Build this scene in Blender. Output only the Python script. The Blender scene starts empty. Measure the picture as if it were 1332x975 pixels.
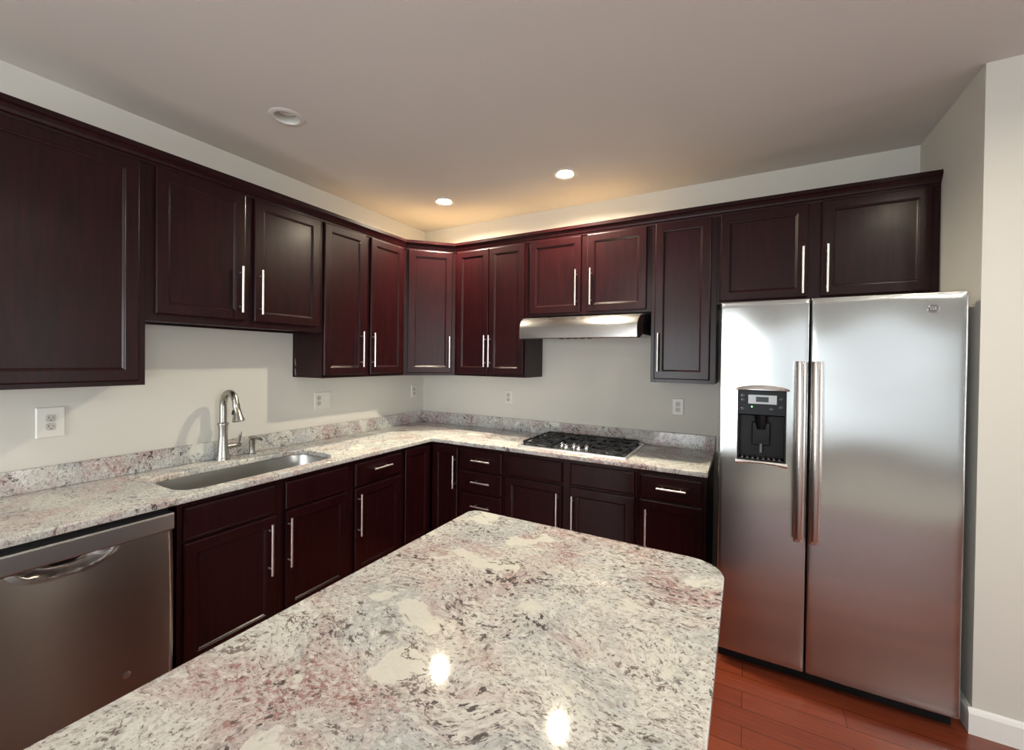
import bpy, bmesh, math, random
from mathutils import Vector, Matrix
R = math.radians
C = bpy.context.scene.collection
SC = bpy.context.scene
random.seed(7)

# ------------------------------------------------------------------ camera
F_PX, CX, CY = 549.645, 666.409, 472.988
YAW, PITCH, ROLL = 0.50590, -0.00941, 0.01178
cd = bpy.data.cameras.new('camera'); cam = bpy.data.objects.new('camera', cd); C.objects.link(cam)
fw = Vector((-math.sin(YAW)*math.cos(PITCH), math.cos(YAW)*math.cos(PITCH), math.sin(PITCH)))
rt = Vector((math.cos(YAW), math.sin(YAW), 0)); up = rt.cross(fw)
rt2 = math.cos(ROLL)*rt + math.sin(ROLL)*up; up2 = -math.sin(ROLL)*rt + math.cos(ROLL)*up
M3 = Matrix((rt2, up2, -fw)).transposed()
cam.matrix_world = Matrix.Translation((2.7574, -3.1914, 1.5193)) @ M3.to_4x4()
cd.sensor_fit = 'HORIZONTAL'; cd.sensor_width = 36; cd.lens = F_PX/1332*36
cd.shift_x = (666-CX)/1332; cd.shift_y = -(487.5-CY)/1332
cd.clip_start = .02
SC.camera = cam

# ------------------------------------------------------------------ light and exposure
SC.view_settings.view_transform = 'Standard'; SC.view_settings.look = 'None'
SC.view_settings.gamma = 1; SC.view_settings.use_curve_mapping = False
SC.view_settings.exposure = -0.15
w = bpy.data.worlds.new('daylight'); SC.world = w; w.use_nodes = True
w.node_tree.nodes['Background'].inputs[0].default_value = (.80, .90, 1, 1)
w.node_tree.nodes['Background'].inputs[1].default_value = 0.5
CAN_W = 2850          # emission strength of the lit downlight lenses
def area(name, loc, rot, sx, sy, power, col):
    l = bpy.data.lights.new(name, 'AREA'); l.shape = 'RECTANGLE'; l.size = sx; l.size_y = sy
    l.energy = power; l.color = col
    o = bpy.data.objects.new(name, l); C.objects.link(o); o.location = loc; o.rotation_euler = rot
    return o
# daylight entering the far windows (south wall), then fill lamps at added unseen windows
area('window_daylight', (3.95, -6.66, 1.215), (R(90), 0, 0), 3.3, 1.9, 34, (.92, .97, 1))
area('side_fill_light', (6.66, -1.23, 1.25), (0, R(90), 0), 2.1, .20, 14, (.92, .97, 1))  # added lamp at an unseen narrow window, meant for a dishwasher streak
area('west_end_fill_light', (1.25, -6.66, 1.215), (R(90), 0, 0), 1.5, 1.9, 150, (.92, .97, 1))  # added fill at an unseen window, brightens the back wall
area('east_fill_light', (6.66, -4.40, 1.35), (0, R(90), 0), 1.9, 3.6, 190, (.95, .98, 1))  # added ambient fill at unseen east windows
LIVING_FILL_W = 75       # emission strength of the unseen fill lights added in the living area

# ------------------------------------------------------------------ materials
def mat(name):
    m = bpy.data.materials.new(name); m.use_nodes = True
    nt = m.node_tree; b = nt.nodes['Principled BSDF']
    return m, nt, b
def N(nt, t, **kw):
    n = nt.nodes.new(t)
    for k, v in kw.items(): setattr(n, k, v)
    return n
def simple(name, col, rough=.5, metal=0, spec=.5, coat=0, coat_r=.1, bump=None, var=None, aniso=0, arot=0, axis='Z'):
    m, nt, b = mat(name)
    b.inputs['Base Color'].default_value = (*col, 1); b.inputs['Roughness'].default_value = rough
    b.inputs['Metallic'].default_value = metal; b.inputs['Specular IOR Level'].default_value = spec
    b.inputs['Coat Weight'].default_value = coat; b.inputs['Coat Roughness'].default_value = coat_r
    tc = N(nt, 'ShaderNodeTexCoord')
    if var:
        sc, amt, stretch = var
        mp = N(nt, 'ShaderNodeMapping'); mp.inputs['Scale'].default_value = stretch
        nz = N(nt, 'ShaderNodeTexNoise'); nz.inputs['Scale'].default_value = sc; nz.inputs['Detail'].default_value = 4
        nt.links.new(tc.outputs['Object'], mp.inputs[0]); nt.links.new(mp.outputs[0], nz.inputs['Vector'])
        mx = N(nt, 'ShaderNodeMix', data_type='RGBA')
        mx.inputs['A'].default_value = (*[c*(1-amt) for c in col], 1); mx.inputs['B'].default_value = (*[min(1, c*(1+amt)) for c in col], 1)
        nt.links.new(nz.outputs['Fac'], mx.inputs['Factor']); nt.links.new(mx.outputs['Result'], b.inputs['Base Color'])
    if bump:
        sc, st = bump
        nz = N(nt, 'ShaderNodeTexNoise'); nz.inputs['Scale'].default_value = sc; nz.inputs['Detail'].default_value = 3
        bp = N(nt, 'ShaderNodeBump'); bp.inputs['Strength'].default_value = st; bp.inputs['Distance'].default_value = .001
        nt.links.new(tc.outputs['Object'], nz.inputs['Vector']); nt.links.new(nz.outputs['Fac'], bp.inputs['Height'])
        nt.links.new(bp.outputs[0], b.inputs['Normal'])
    if aniso:
        b.inputs['Anisotropic'].default_value = aniso; b.inputs['Anisotropic Rotation'].default_value = arot
        tg = N(nt, 'ShaderNodeTangent', direction_type='RADIAL', axis=axis)
        nt.links.new(tg.outputs[0], b.inputs['Tangent'])
    return m

M = {}
M['wall'] = simple('wall_paint', (.60, .585, .535), .65, spec=.25, bump=(180, .15))
M['ceiling'] = simple('ceiling_paint', (.60, .575, .55), .8, spec=.1, bump=(150, .12))
M['white'] = simple('white_trim_paint', (.78, .78, .76), .35)
M['plate'] = simple('outlet_plastic', (.66, .65, .60), .35)
M['plate_dk'] = simple('outlet_face_plastic', (.46, .45, .41), .4)  # receptacle faces, darker than the plate
M['slot'] = simple('slot_dark', (.03, .03, .03), .6)
M['handle'] = simple('satin_nickel', (.86, .85, .83), .36, metal=1)
M['black'] = simple('black_plastic', (.007, .007, .008), .4, spec=.22)
M['gloss_black'] = simple('gloss_black', (.008, .008, .009), .15, spec=.25)
M['iron'] = simple('cast_iron', (.008, .008, .009), .45, spec=.3)
M['enamel'] = simple('black_enamel', (.02, .021, .024), .2)
M['chrome'] = simple('chrome', (.82, .82, .82), .09, metal=1)
M['rim'] = simple('stainless_rim', (.82, .81, .79), .36, metal=1)
M['faucet'] = simple('brushed_nickel', (.40, .385, .355), .27, metal=1)
M['darkmetal'] = simple('fridge_side', (.12, .12, .125), .45, metal=.3)
M['toe'] = simple('toe_kick', (.012, .006, .007), .6)
M['display'] = simple('lcd', (.02, .025, .03), .15)
M['greyplate'] = simple('grey_plate', (.34, .35, .36), .35, metal=.5)

def steel(name, col, rough, aniso, arot, grain, axis='Z', bumpst=.03):
    m, nt, b = mat(name)
    b.inputs['Base Color'].default_value = (*col, 1); b.inputs['Metallic'].default_value = 1
    tc = N(nt, 'ShaderNodeTexCoord'); mp = N(nt, 'ShaderNodeMapping'); mp.inputs['Scale'].default_value = grain
    nz = N(nt, 'ShaderNodeTexNoise'); nz.inputs['Scale'].default_value = 1; nz.inputs['Detail'].default_value = 3
    nt.links.new(tc.outputs['Object'], mp.inputs[0]); nt.links.new(mp.outputs[0], nz.inputs['Vector'])
    mr = N(nt, 'ShaderNodeMapRange'); mr.inputs['To Min'].default_value = rough*.96; mr.inputs['To Max'].default_value = rough*1.04
    nt.links.new(nz.outputs['Fac'], mr.inputs['Value']); nt.links.new(mr.outputs[0], b.inputs['Roughness'])
    b.inputs['Anisotropic'].default_value = aniso; b.inputs['Anisotropic Rotation'].default_value = arot
    tg = N(nt, 'ShaderNodeTangent', direction_type='RADIAL', axis=axis); nt.links.new(tg.outputs[0], b.inputs['Tangent'])
    return m
M['steel'] = steel('brushed_steel_door', (.475, .485, .48), .20, .85, 0, (60, 60, 2), 'Z')
M['dwsteel'] = steel('brushed_steel_dishwasher', (.30, .28, .27), .31, 1.0, 0, (6, 6, 400), 'X')
M['dwstrip'] = steel('steel_control_strip', (.42, .42, .42), .34, .5, 0, (6, 6, 400), 'X')
M['hood'] = steel('brushed_steel_hood', (.37, .365, .36), .26, .7, 0, (6, 300, 300), 'X')
M['sink'] = steel('brushed_steel_sink', (.42, .42, .40), .28, .5, 0, (30, 30, 300))

def wood():
    m, nt, b = mat('dark_cherry_stain')
    tc = N(nt, 'ShaderNodeTexCoord'); mp = N(nt, 'ShaderNodeMapping'); mp.inputs['Scale'].default_value = (14, 14, 1.2)
    nz = N(nt, 'ShaderNodeTexNoise'); nz.inputs['Scale'].default_value = 4; nz.inputs['Detail'].default_value = 6; nz.inputs['Roughness'].default_value = .6
    nt.links.new(tc.outputs['Object'], mp.inputs[0]); nt.links.new(mp.outputs[0], nz.inputs['Vector'])
    cr = N(nt, 'ShaderNodeValToRGB'); e = cr.color_ramp.elements
    e[0].position = .3; e[0].color = (.0085, .0012, .0018, 1); e[1].position = .72; e[1].color = (.021, .0027, .0036, 1)
    nt.links.new(nz.outputs['Fac'], cr.inputs[0]); nt.links.new(cr.outputs[0], b.inputs['Base Color'])
    b.inputs['Roughness'].default_value = .32; b.inputs['Specular IOR Level'].default_value = .19
    b.inputs['Coat Weight'].default_value = .12; b.inputs['Coat Roughness'].default_value = .2
    bp = N(nt, 'ShaderNodeBump'); bp.inputs['Strength'].default_value = .05; bp.inputs['Distance'].default_value = .0005
    nt.links.new(nz.outputs['Fac'], bp.inputs['Height']); nt.links.new(bp.outputs[0], b.inputs['Normal'])
    return m
M['wood'] = wood()
M['ply'] = simple('bounce_ply', (.46, .32, .16), .6, var=(8, .1, (1, 10, 1)))  # unseen cabinet tops, kept pale to bounce warm light onto the ceiling

def floor_mat():
    m, nt, b = mat('cherry_floor_planks')
    tc = N(nt, 'ShaderNodeTexCoord')
    br = N(nt, 'ShaderNodeTexBrick'); br.offset = .37; br.squash = 1
    br.inputs['Scale'].default_value = 1; br.inputs['Brick Width'].default_value = 1.05; br.inputs['Row Height'].default_value = .108
    br.inputs['Mortar Size'].default_value = .0012; br.inputs['Mortar Smooth'].default_value = .3
    br.inputs['Color1'].default_value = (.19, .036, .015, 1); br.inputs['Color2'].default_value = (.27, .058, .024, 1); br.inputs['Mortar'].default_value = (.03, .008, .005, 1)
    nt.links.new(tc.outputs['Object'], br.inputs['Vector'])
    mp = N(nt, 'ShaderNodeMapping'); mp.inputs['Scale'].default_value = (2, 30, 1)
    nz = N(nt, 'ShaderNodeTexNoise'); nz.inputs['Scale'].default_value = 3; nz.inputs['Detail'].default_value = 5
    nt.links.new(tc.outputs['Object'], mp.inputs[0]); nt.links.new(mp.outputs[0], nz.inputs['Vector'])
    mx = N(nt, 'ShaderNodeMix', data_type='RGBA', blend_type='MULTIPLY'); mx.inputs['Factor'].default_value = .5
    nt.links.new(br.outputs['Color'], mx.inputs['A']); nt.links.new(nz.outputs['Fac'], mx.inputs['B'])
    nt.links.new(mx.outputs['Result'], b.inputs['Base Color'])
    b.inputs['Roughness'].default_value = .25; b.inputs['Coat Weight'].default_value = .3; b.inputs['Coat Roughness'].default_value = .15
    return m
M['floor'] = floor_mat()

def granite():
    m, nt, b = mat('cream_granite'); L = nt.links.new
    tc = N(nt, 'ShaderNodeTexCoord')
    def noise(sc, det=3, rough=.5, vec=None, dist=0):
        n = N(nt, 'ShaderNodeTexNoise'); n.inputs['Scale'].default_value = sc; n.inputs['Detail'].default_value = det
        n.inputs['Roughness'].default_value = rough; n.inputs['Distortion'].default_value = dist
        if vec is not None: L(vec, n.inputs['Vector'])
        return n
    def vmath(op, a, bb, sc=None):
        n = N(nt, 'ShaderNodeVectorMath', operation=op)
        for i, q in enumerate((a, bb)):
            if q is None: continue
            if isinstance(q, tuple): n.inputs[i].default_value = q
            else: L(q, n.inputs[i])
        if sc is not None: n.inputs['Scale'].default_value = sc
        return n.outputs[0]
    def mth(op, a, bb=0, cc=0, clamp=False):
        n = N(nt, 'ShaderNodeMath', operation=op); n.use_clamp = clamp
        for i, q in enumerate((a, bb, cc)):
            if isinstance(q, (int, float)): n.inputs[i].default_value = q
            else: L(q, n.inputs[i])
        return n.outputs[0]
    def step(v, lo, hi):
        n = N(nt, 'ShaderNodeMapRange', interpolation_type='SMOOTHSTEP'); n.inputs['From Min'].default_value = lo; n.inputs['From Max'].default_value = hi
        L(v, n.inputs['Value']); return n.outputs[0]
    def mix(f, a, bb, mode='MIX'):
        n = N(nt, 'ShaderNodeMix', data_type='RGBA', blend_type=mode)
        if isinstance(f, (int, float)): n.inputs['Factor'].default_value = f
        else: L(f, n.inputs['Factor'])
        for k, q in (('A', a), ('B', bb)):
            if isinstance(q, tuple): n.inputs[k].default_value = (*q, 1)
            else: L(q, n.inputs[k])
        return n.outputs['Result']
    P = tc.outputs['Object']
    wn = noise(2.2, 2, .5, P)
    Pw = vmath('ADD', P, vmath('SCALE', vmath('SUBTRACT', wn.outputs['Color'], (.5, .5, .5)), None, .24))
    wn2 = noise(22, 3, .6, P)
    Pw2 = vmath('ADD', Pw, vmath('SCALE', vmath('SUBTRACT', wn2.outputs['Color'], (.5, .5, .5)), None, .022))
    mp = N(nt, 'ShaderNodeMapping'); mp.inputs['Rotation'].default_value = (0, 0, R(28)); mp.inputs['Scale'].default_value = (.85, 1.18, 1)
    L(Pw2, mp.inputs[0]); Fv = mp.outputs[0]
    off = lambda a, bb, c: vmath('ADD', Fv, (a, bb, c))
    # broad tones: cream, grey-green, dusty pink
    t1 = noise(4.0, 5, .6, Pw2); t2 = noise(4.6, 4, .6, off(7.3, 2.1, 4.0)); t3 = noise(5.2, 5, .62, off(1.7, 9.1, .4))
    col = mix(step(t1.outputs['Fac'], .42, .60), (.62, .61, .545), (.47, .485, .465))
    col = mix(mth('MULTIPLY', step(t2.outputs['Fac'], .42, .62), .70), col, (.50, .39, .36))
    # granular mottling at two sizes
    m1 = noise(95, 4, .75, Fv); col = mix(mth('MULTIPLY', step(m1.outputs['Fac'], .46, .62), .55), col, (.27, .225, .19))
    m2 = noise(55, 4, .7, off(3, 3, 3)); col = mix(mth('MULTIPLY', step(m2.outputs['Fac'], .50, .64), .6), col, (.72, .70, .63))
    # smooth pale feldspar patches with ragged borders
    bn = noise(6.0, 5, .50, off(5, 1, 2)); blob = step(bn.outputs['Fac'], .607, .632)
    col = mix(mth('MULTIPLY', blob, .8), col, (.66, .645, .56))
    calm = mth('SUBTRACT', 1.0, mth('MULTIPLY', blob, .93))
    # rust flecks
    rm = step(t2.outputs['Fac'], .52, .64)
    rf = step(noise(60, 4, .75, off(11, 4, 8)).outputs['Fac'], .50, .58)
    col = mix(mth('MULTIPLY', mth('MULTIPLY', mth('MULTIPLY', rf, rm), calm), .72), col, (.27, .10, .09))
    # clustered dark flecks of three sizes
    dm = step(t3.outputs['Fac'], .44, .58)
    d1 = step(noise(46, 5, .66, off(2, 6, 5)).outputs['Fac'], .565, .60)
    d1 = mth('MULTIPLY', mth('MULTIPLY', d1, dm), calm)
    col = mix(mth('MULTIPLY', d1, .92), col, (.065, .052, .05))
    dg = step(noise(24, 5, .7, off(21, 3, 9)).outputs['Fac'], .58, .64)
    col = mix(mth('MULTIPLY', mth('MULTIPLY', mth('MULTIPLY', dg, dm), calm), .6), col, (.19, .165, .15))
    d2 = step(noise(110, 3, .65, off(8, 8, 1)).outputs['Fac'], .585, .63)
    col = mix(mth('MULTIPLY', mth('MULTIPLY', d2, calm), .72), col, (.10, .07, .065))
    # thin crooked veins bordering the patches
    vn = noise(4.4, 6, .62, off(4, 12, 3))
    v = mth('SUBTRACT', 1.0, step(mth('ABSOLUTE', mth('SUBTRACT', vn.outputs['Fac'], .5)), .003, .010))
    v = mth('MULTIPLY', v, step(noise(12, 3, .6, off(1, 1, 9)).outputs['Fac'], .48, .58))
    col = mix(mth('MULTIPLY', v, .8), col, (.12, .075, .065))
    col = mix(1.0, col, (.93, .955, 1.0), 'MULTIPLY')
    L(col, b.inputs['Base Color'])
    b.inputs['Roughness'].default_value = .05; b.inputs['Specular IOR Level'].default_value = .45
    return m
M['granite'] = granite()

def emis(name, col, st):
    m, nt, b = mat(name); b.inputs['Base Color'].default_value = (*col, 1)
    b.inputs['Emission Color'].default_value = (*col, 1); b.inputs['Emission Strength'].default_value = st; return m
M['lens_on'] = emis('lit_lens', (1, .88, .67), CAN_W)
M['lens_dim'] = emis('lit_lens_dimmer', (1, .89, .70), CAN_W*.4)
M['opal'] = emis('fill_light_diffuser', (1, .96, .90), LIVING_FILL_W)
M['led'] = emis('green_led', (.2, 1, .25), 6)
M['bulb_off'] = simple('unlit_bulb', (.75, .74, .70), .3)
M['trim'] = simple('can_trim', (.62, .60, .57), .45)
M['baffle'] = simple('can_baffle', (.55, .53, .50), .5)
def glass():
    m, nt, b = mat('window_glass'); nt.nodes.remove(b)
    t = N(nt, 'ShaderNodeBsdfTransparent'); g = N(nt, 'ShaderNodeBsdfGlossy'); g.inputs['Roughness'].default_value = .02
    fr = N(nt, 'ShaderNodeFresnel'); mx = N(nt, 'ShaderNodeMixShader')
    nt.links.new(fr.outputs[0], mx.inputs[0]); nt.links.new(t.outputs[0], mx.inputs[1]); nt.links.new(g.outputs[0], mx.inputs[2])
    nt.links.new(mx.outputs[0], nt.nodes['Material Output'].inputs[0]); return m
M['glass'] = glass()

# ------------------------------------------------------------------ mesh helpers
def new(): return bmesh.new()
def obj(name, bm, m, parent=None, smooth=False, label=None, angle=None):
    bmesh.ops.recalc_face_normals(bm, faces=bm.faces)
    me = bpy.data.meshes.new(name); bm.to_mesh(me); bm.free()
    if smooth:
        for p in me.polygons: p.use_smooth = True
        try: me.set_sharp_from_angle(angle=R(angle or 40))
        except Exception: pass
    me.materials.append(m)
    o = bpy.data.objects.new(name, me); C.objects.link(o)
    if parent: o.parent = parent
    if label: o['label'] = label
    return o
def tag(o, label, cat, group=None):
    o['label'] = label; o['category'] = cat
    if group: o['group'] = group
    return o
def thing(name, label, cat, loc=(0, 0, 0), rz=0, group=None):
    o = bpy.data.objects.new(name, None); C.objects.link(o); o.location = loc; o.rotation_euler = (0, 0, rz)
    o.empty_display_size = .05
    return tag(o, label, cat, group)
def struct(name, bm, m, parent=None, **k):
    o = obj(name, bm, m, parent, **k); o['kind'] = 'structure'; return o
def box(bm, x0, x1, y0, y1, z0, z1, bev=0):
    r = bmesh.ops.create_cube(bm, size=1); vs = r['verts']
    for v in vs:
        v.co = Vector(((x0+x1)/2+v.co.x*(x1-x0), (y0+y1)/2+v.co.y*(y1-y0), (z0+z1)/2+v.co.z*(z1-z0)))
    if bev:
        es = list({e for v in vs for e in v.link_edges})
        bmesh.ops.bevel(bm, geom=es, offset=bev, segments=1, affect='EDGES', clamp_overlap=True)
def ringface(bm, a, b):
    n = len(a)
    for i in range(n): bm.faces.new((a[i], a[(i+1) % n], b[(i+1) % n], b[i]))
def loft(bm, rings, cap0=True, cap1=True):
    vr = [[bm.verts.new(p) for p in r] for r in rings]
    for a, b in zip(vr, vr[1:]): ringface(bm, a, b)
    if cap0: bm.faces.new(list(reversed(vr[0])))
    if cap1: bm.faces.new(vr[-1])
def tube(bm, pts, rad, seg=12, caps=True):
    pts = [Vector(p) for p in pts]; rs = rad if isinstance(rad, (list, tuple)) else [rad]*len(pts)
    rings = []; prev = None
    for i, p in enumerate(pts):
        t = (pts[min(i+1, len(pts)-1)]-pts[max(i-1, 0)]).normalized()
        if prev is None:
            a = Vector((0, 0, 1)) if abs(t.z) < .9 else Vector((0, 1, 0)); n = t.cross(a).normalized()
        else: n = (prev-t*prev.dot(t)).normalized()
        prev = n; bb = t.cross(n)
        rings.append([p+rs[i]*(math.cos(2*math.pi*k/seg)*n+math.sin(2*math.pi*k/seg)*bb) for k in range(seg)])
    loft(bm, rings, caps, caps)
def lathe(bm, prof, c=(0, 0, 0), seg=32, cap0=True, cap1=True):
    loft(bm, [[(c[0]+r*math.cos(2*math.pi*k/seg), c[1]+r*math.sin(2*math.pi*k/seg), c[2]+z) for k in range(seg)] for r, z in prof], cap0, cap1)
def prism_x(bm, prof, x0, x1):          # prof of (y,z), extruded along x
    loft(bm, [[(x0, y, z) for y, z in prof], [(x1, y, z) for y, z in prof]])
def rrect(x0, x1, y0, y1, r, seg=8):    # rounded rect outline; r = radius or 4 radii (x0y0, x1y0, x1y1, x0y1)
    if not isinstance(r, (list, tuple)): r = [r]*4
    out = []
    for (cx, cy, a0), q in zip(((x0, y0, 180), (x1, y0, 270), (x1, y1, 0), (x0, y1, 90)), r):
        ox = cx+(q if cx == x0 else -q); oy = cy+(q if cy == y0 else -q)
        for k in range(seg+1):
            a = R(a0+90*k/seg); out.append((ox+q*math.cos(a), oy+q*math.sin(a)))
    return out
def slab(name, outlines, z0, z1, m, parent=None, bevel=.004, smooth=True):
    """flat slab from 2D outlines (first outer, rest holes)"""
    cu = bpy.data.curves.new(name, 'CURVE'); cu.dimensions = '2D'; cu.fill_mode = 'BOTH'
    for ol in outlines:
        s = cu.splines.new('POLY'); s.points.add(len(ol)-1)
        for p, (x, y) in zip(s.points, ol): p.co = (x, y, 0, 1)
        s.use_cyclic_u = True
    cu.extrude = (z1-z0)/2-bevel; cu.bevel_depth = bevel; cu.bevel_resolution = 2; cu.offset = -bevel
    tmp = bpy.data.objects.new(name, cu); C.objects.link(tmp)
    dg = bpy.context.evaluated_depsgraph_get(); dg.update()
    me = bpy.data.meshes.new_from_object(tmp.evaluated_get(dg)); bpy.data.objects.remove(tmp)
    for v in me.vertices: v.co.z += (z0+z1)/2
    me.materials.clear(); me.materials.append(m)
    if smooth:
        for p in me.polygons: p.use_smooth = True
        me.set_sharp_from_angle(angle=R(35))
    o = bpy.data.objects.new(name, me); C.objects.link(o); o.parent = parent
    return o
def text_mesh(name, txt, size, ext, m, parent, mw):
    cu = bpy.data.curves.new(name, 'FONT'); cu.body = txt; cu.size = size; cu.extrude = ext; cu.align_x = 'CENTER'; cu.align_y = 'CENTER'
    tmp = bpy.data.objects.new(name, cu); C.objects.link(tmp)
    dg = bpy.context.evaluated_depsgraph_get(); dg.update()
    me = bpy.data.meshes.new_from_object(tmp.evaluated_get(dg)); bpy.data.objects.remove(tmp)
    me.transform(mw); me.materials.clear(); me.materials.append(m)
    o = bpy.data.objects.new(name, me); C.objects.link(o); o.parent = parent; return o

# ------------------------------------------------------------------ the room
ZC = 2.752; XW = 3.595; YO = -.743; XE = 6.6; YS = -6.6
bm = new(); box(bm, -.1, XE+.1, YS-.1, .1, -.1, 0); struct('floor', bm, M['floor'])
cans = [(.669, -.552, True), (1.69, -.576, True), (.674, -1.852, False), (3.77, -1.93, True)]
circ = lambda x, y, r, n=40: [(x+r*math.cos(2*math.pi*k/n), y+r*math.sin(2*math.pi*k/n)) for k in range(n)]
ce = slab('ceiling', [[(-.1, YS-.1), (XE+.1, YS-.1), (XE+.1, .1), (-.1, .1)]]+[circ(x, y, .066) for x, y, _ in cans], ZC, ZC+.14, M['ceiling'], bevel=0, smooth=False)
ce['kind'] = 'structure'
bm = new(); box(bm, -.1, 0, YS-.1, .1, 0, ZC); struct('wall_left', bm, M['wall'])
bm = new(); box(bm, 0, XW, 0, .1, 0, ZC); struct('wall_back', bm, M['wall'])
bm = new(); box(bm, XW, XE+.1, YO, .1, 0, ZC); struct('wall_right', bm, M['wall'])
def wall_holes(name, axis, c0, c1, a0, a1, holes):
    bm = new(); xs = sorted({a0, a1} | {h[0] for h in holes} | {h[1] for h in holes})
    def b(u0, u1, z0, z1):
        if axis == 'y': box(bm, u0, u1, c0, c1, z0, z1)
        else: box(bm, c0, c1, u0, u1, z0, z1)
    for u0, u1 in zip(xs, xs[1:]):
        h = [q for q in holes if q[0] <= u0 and q[1] >= u1]
        if h: b(u0, u1, 0, h[0][2]); b(u0, u1, h[0][3], ZC)
        else: b(u0, u1, 0, ZC)
    struct(name, bm, M['wall'])
WS = [(.45, 2.05, .28, 2.15), (2.30, 3.30, .28, 2.15), (3.45, 4.45, .28, 2.15), (4.60, 5.60, .28, 2.15)]  # first opening is unseen, added to let in fill for the back wall
wall_holes('wall_south', 'y', YS-.1, YS, 0, XE, WS)
wall_holes('wall_east', 'x', XE, XE+.1, YS-.1, YO, [(-1.40, -1.06, .2, 2.3), (-4.30, -2.60, .42, 2.28), (-6.20, -4.50, .42, 2.28)])  # east openings are unseen, added for the fill lamps
def window(n, axis, c, u0, u1, z0, z1):
    def bb(bm, a, b, q0, q1, d0, d1):
        if axis == 'y': box(bm, a, b, c+d0, c+d1, q0, q1)
        else: box(bm, c+d0, c+d1, a, b, q0, q1)
    bm = new(); t = .04; zm = (z0+z1)/2
    sg = (-1, 1) if axis == 'y' else (-1, 1)
    bb(bm, u0, u0+t, z0, z1, -.03, .03); bb(bm, u1-t, u1, z0, z1, -.03, .03)
    bb(bm, u0+t, u1-t, z0, z0+t, -.03, .03); bb(bm, u0+t, u1-t, z1-t, z1, -.03, .03); bb(bm, u0+t, u1-t, zm-.02, zm+.02, -.03, .03)
    f = struct('window_%d' % n, bm, M['white'])
    bm = new(); bb(bm, u0+t, u1-t, z0+t, zm-.02, -.003, .003); bb(bm, u0+t, u1-t, zm+.02, z1-t, -.003, .003); obj('pane', bm, M['glass'], f)
for i, h in enumerate(WS): window(i+1, 'y', YS-.04, *h)
window(5, 'x', XE+.04, -1.40, -1.06, .2, 2.3)  # unseen narrow window, added for a streak on the dishwasher
window(6, 'x', XE+.04, -4.30, -2.60, .42, 2.28); window(7, 'x', XE+.04, -6.20, -4.50, .42, 2.28)  # unseen east windows, added for ambient light
# baseboards
def base_prof(d0, s):
    return [(d0, 0), (d0+s*.014, 0), (d0+s*.014, .085), (d0+s*.009, .097), (d0+s*.004, .105), (d0, .105)]
bm = new(); prism_x(bm, base_prof(YO, -1), XW-.014, XE)
struct('baseboard_right', bm, M['white'])
bm = new(); loft(bm, [[(x, y, z) for x, z in base_prof(XW, -1)] for y in (YO, -.02)]); struct('baseboard_recess', bm, M['white'])
bm = new(); loft(bm, [[(x, y, z) for x, z in base_prof(0, 1)] for y in (-3.0, YS)]); struct('baseboard_left', bm, M['white'])

# ------------------------------------------------------------------ cabinet parts (local: x along the face, -y out of the face, z up)
def rectring(x0, x1, z0, z1, i, y): return [(x0+i, y, z0+i), (x1-i, y, z0+i), (x1-i, y, z1-i), (x0+i, y, z1-i)]
def panel_door(name, x0, x1, z0, z1, yf, parent, stile=.05, t=.019):
    """shaker door with stepped inner moulding; back face at y=yf"""
    bm = new(); y = yf-t
    rr = [(0, yf), (0, y+.005), (.0015, y+.002), (.006, y), (stile, y), (stile+.003, y+.003), (stile+.006, y+.0035), (stile+.011, y+.009)]
    loft(bm, [rectring(x0, x1, z0, z1, i, yy) for i, yy in rr])
    return obj(name, bm, M['wood'], parent)
def slab_front(name, x0, x1, z0, z1, yf, parent, t=.019):
    bm = new(); y = yf-t
    loft(bm, [rectring(x0, x1, z0, z1, i, yy) for i, yy in [(0, yf), (0, y+.007), (.002, y+.004), (.008, y+.0015), (.011, y)]])
    return obj(name, bm, M['wood'], parent)
def handle(parent, x, z0, z1, yf, horiz=False, xa=None, xb=None, z=None):
    bm = new(); yo = yf-.032
    if horiz:
        tube(bm, [(xa, yo, z), (xb, yo, z)], .0058, 14); L = xb-xa
        for q in (xa+L*.19, xb-L*.19): tube(bm, [(q, yf, z), (q, yo, z)], .0042, 10)
    else:
        tube(bm, [(x, yo, z0), (x, yo, z1)], .0058, 14); L = z1-z0
        for q in (z0+L*.13, z1-L*.13): tube(bm, [(x, yf, q), (x, yo, q)], .0042, 10)
    return obj('handle', bm, M['handle'], parent, smooth=True)
def carcass(parent, w, d, z0, z1, toe=0, back=True):
    bm = new(); t = .016
    zb = z0+toe
    box(bm, 0, t, -d, -.001, zb, z1); box(bm, w-t, w, -d, -.001, zb, z1)
    box(bm, t, w-t, -d, -.001, zb+.012, zb+.028); box(bm, t, w-t, -.008, -.001, zb, z1)
    if toe: box(bm, t, w-t, -d+.06, -.05, z0, zb+.012)
    c = obj('carcass', bm, M['wood'], parent)
    if not toe:
        bm = new(); box(bm, t, w-t, -d, -.009, z1-t, z1); obj('top_panel', bm, M['ply'], parent, label='pale unfinished top panel added to bounce light onto the ceiling')
    return c
def face_frame(parent, w, d, z0, z1, opens, t=.019):
    """frame boards around the openings [(x0,x1,z0,z1)] (openings share columns)"""
    bm = new(); cols = sorted({(o[0], o[1]) for o in opens}); x = 0
    for a, b in cols:
        box(bm, x, a, -d-t, -d, z0, z1, .0008)
        zz = z0
        for o in sorted([o for o in opens if (o[0], o[1]) == (a, b)], key=lambda q: q[2]):
            box(bm, a, b, -d-t, -d, zz, o[2]); zz = o[3]
        box(bm, a, b, -d-t, -d, zz, z1); x = b
    box(bm, x, w, -d-t, -d, z0, z1, .0008)
    # dark inside back of the openings so gaps are closed
    return obj('face_frame', bm, M['wood'], parent)

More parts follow.
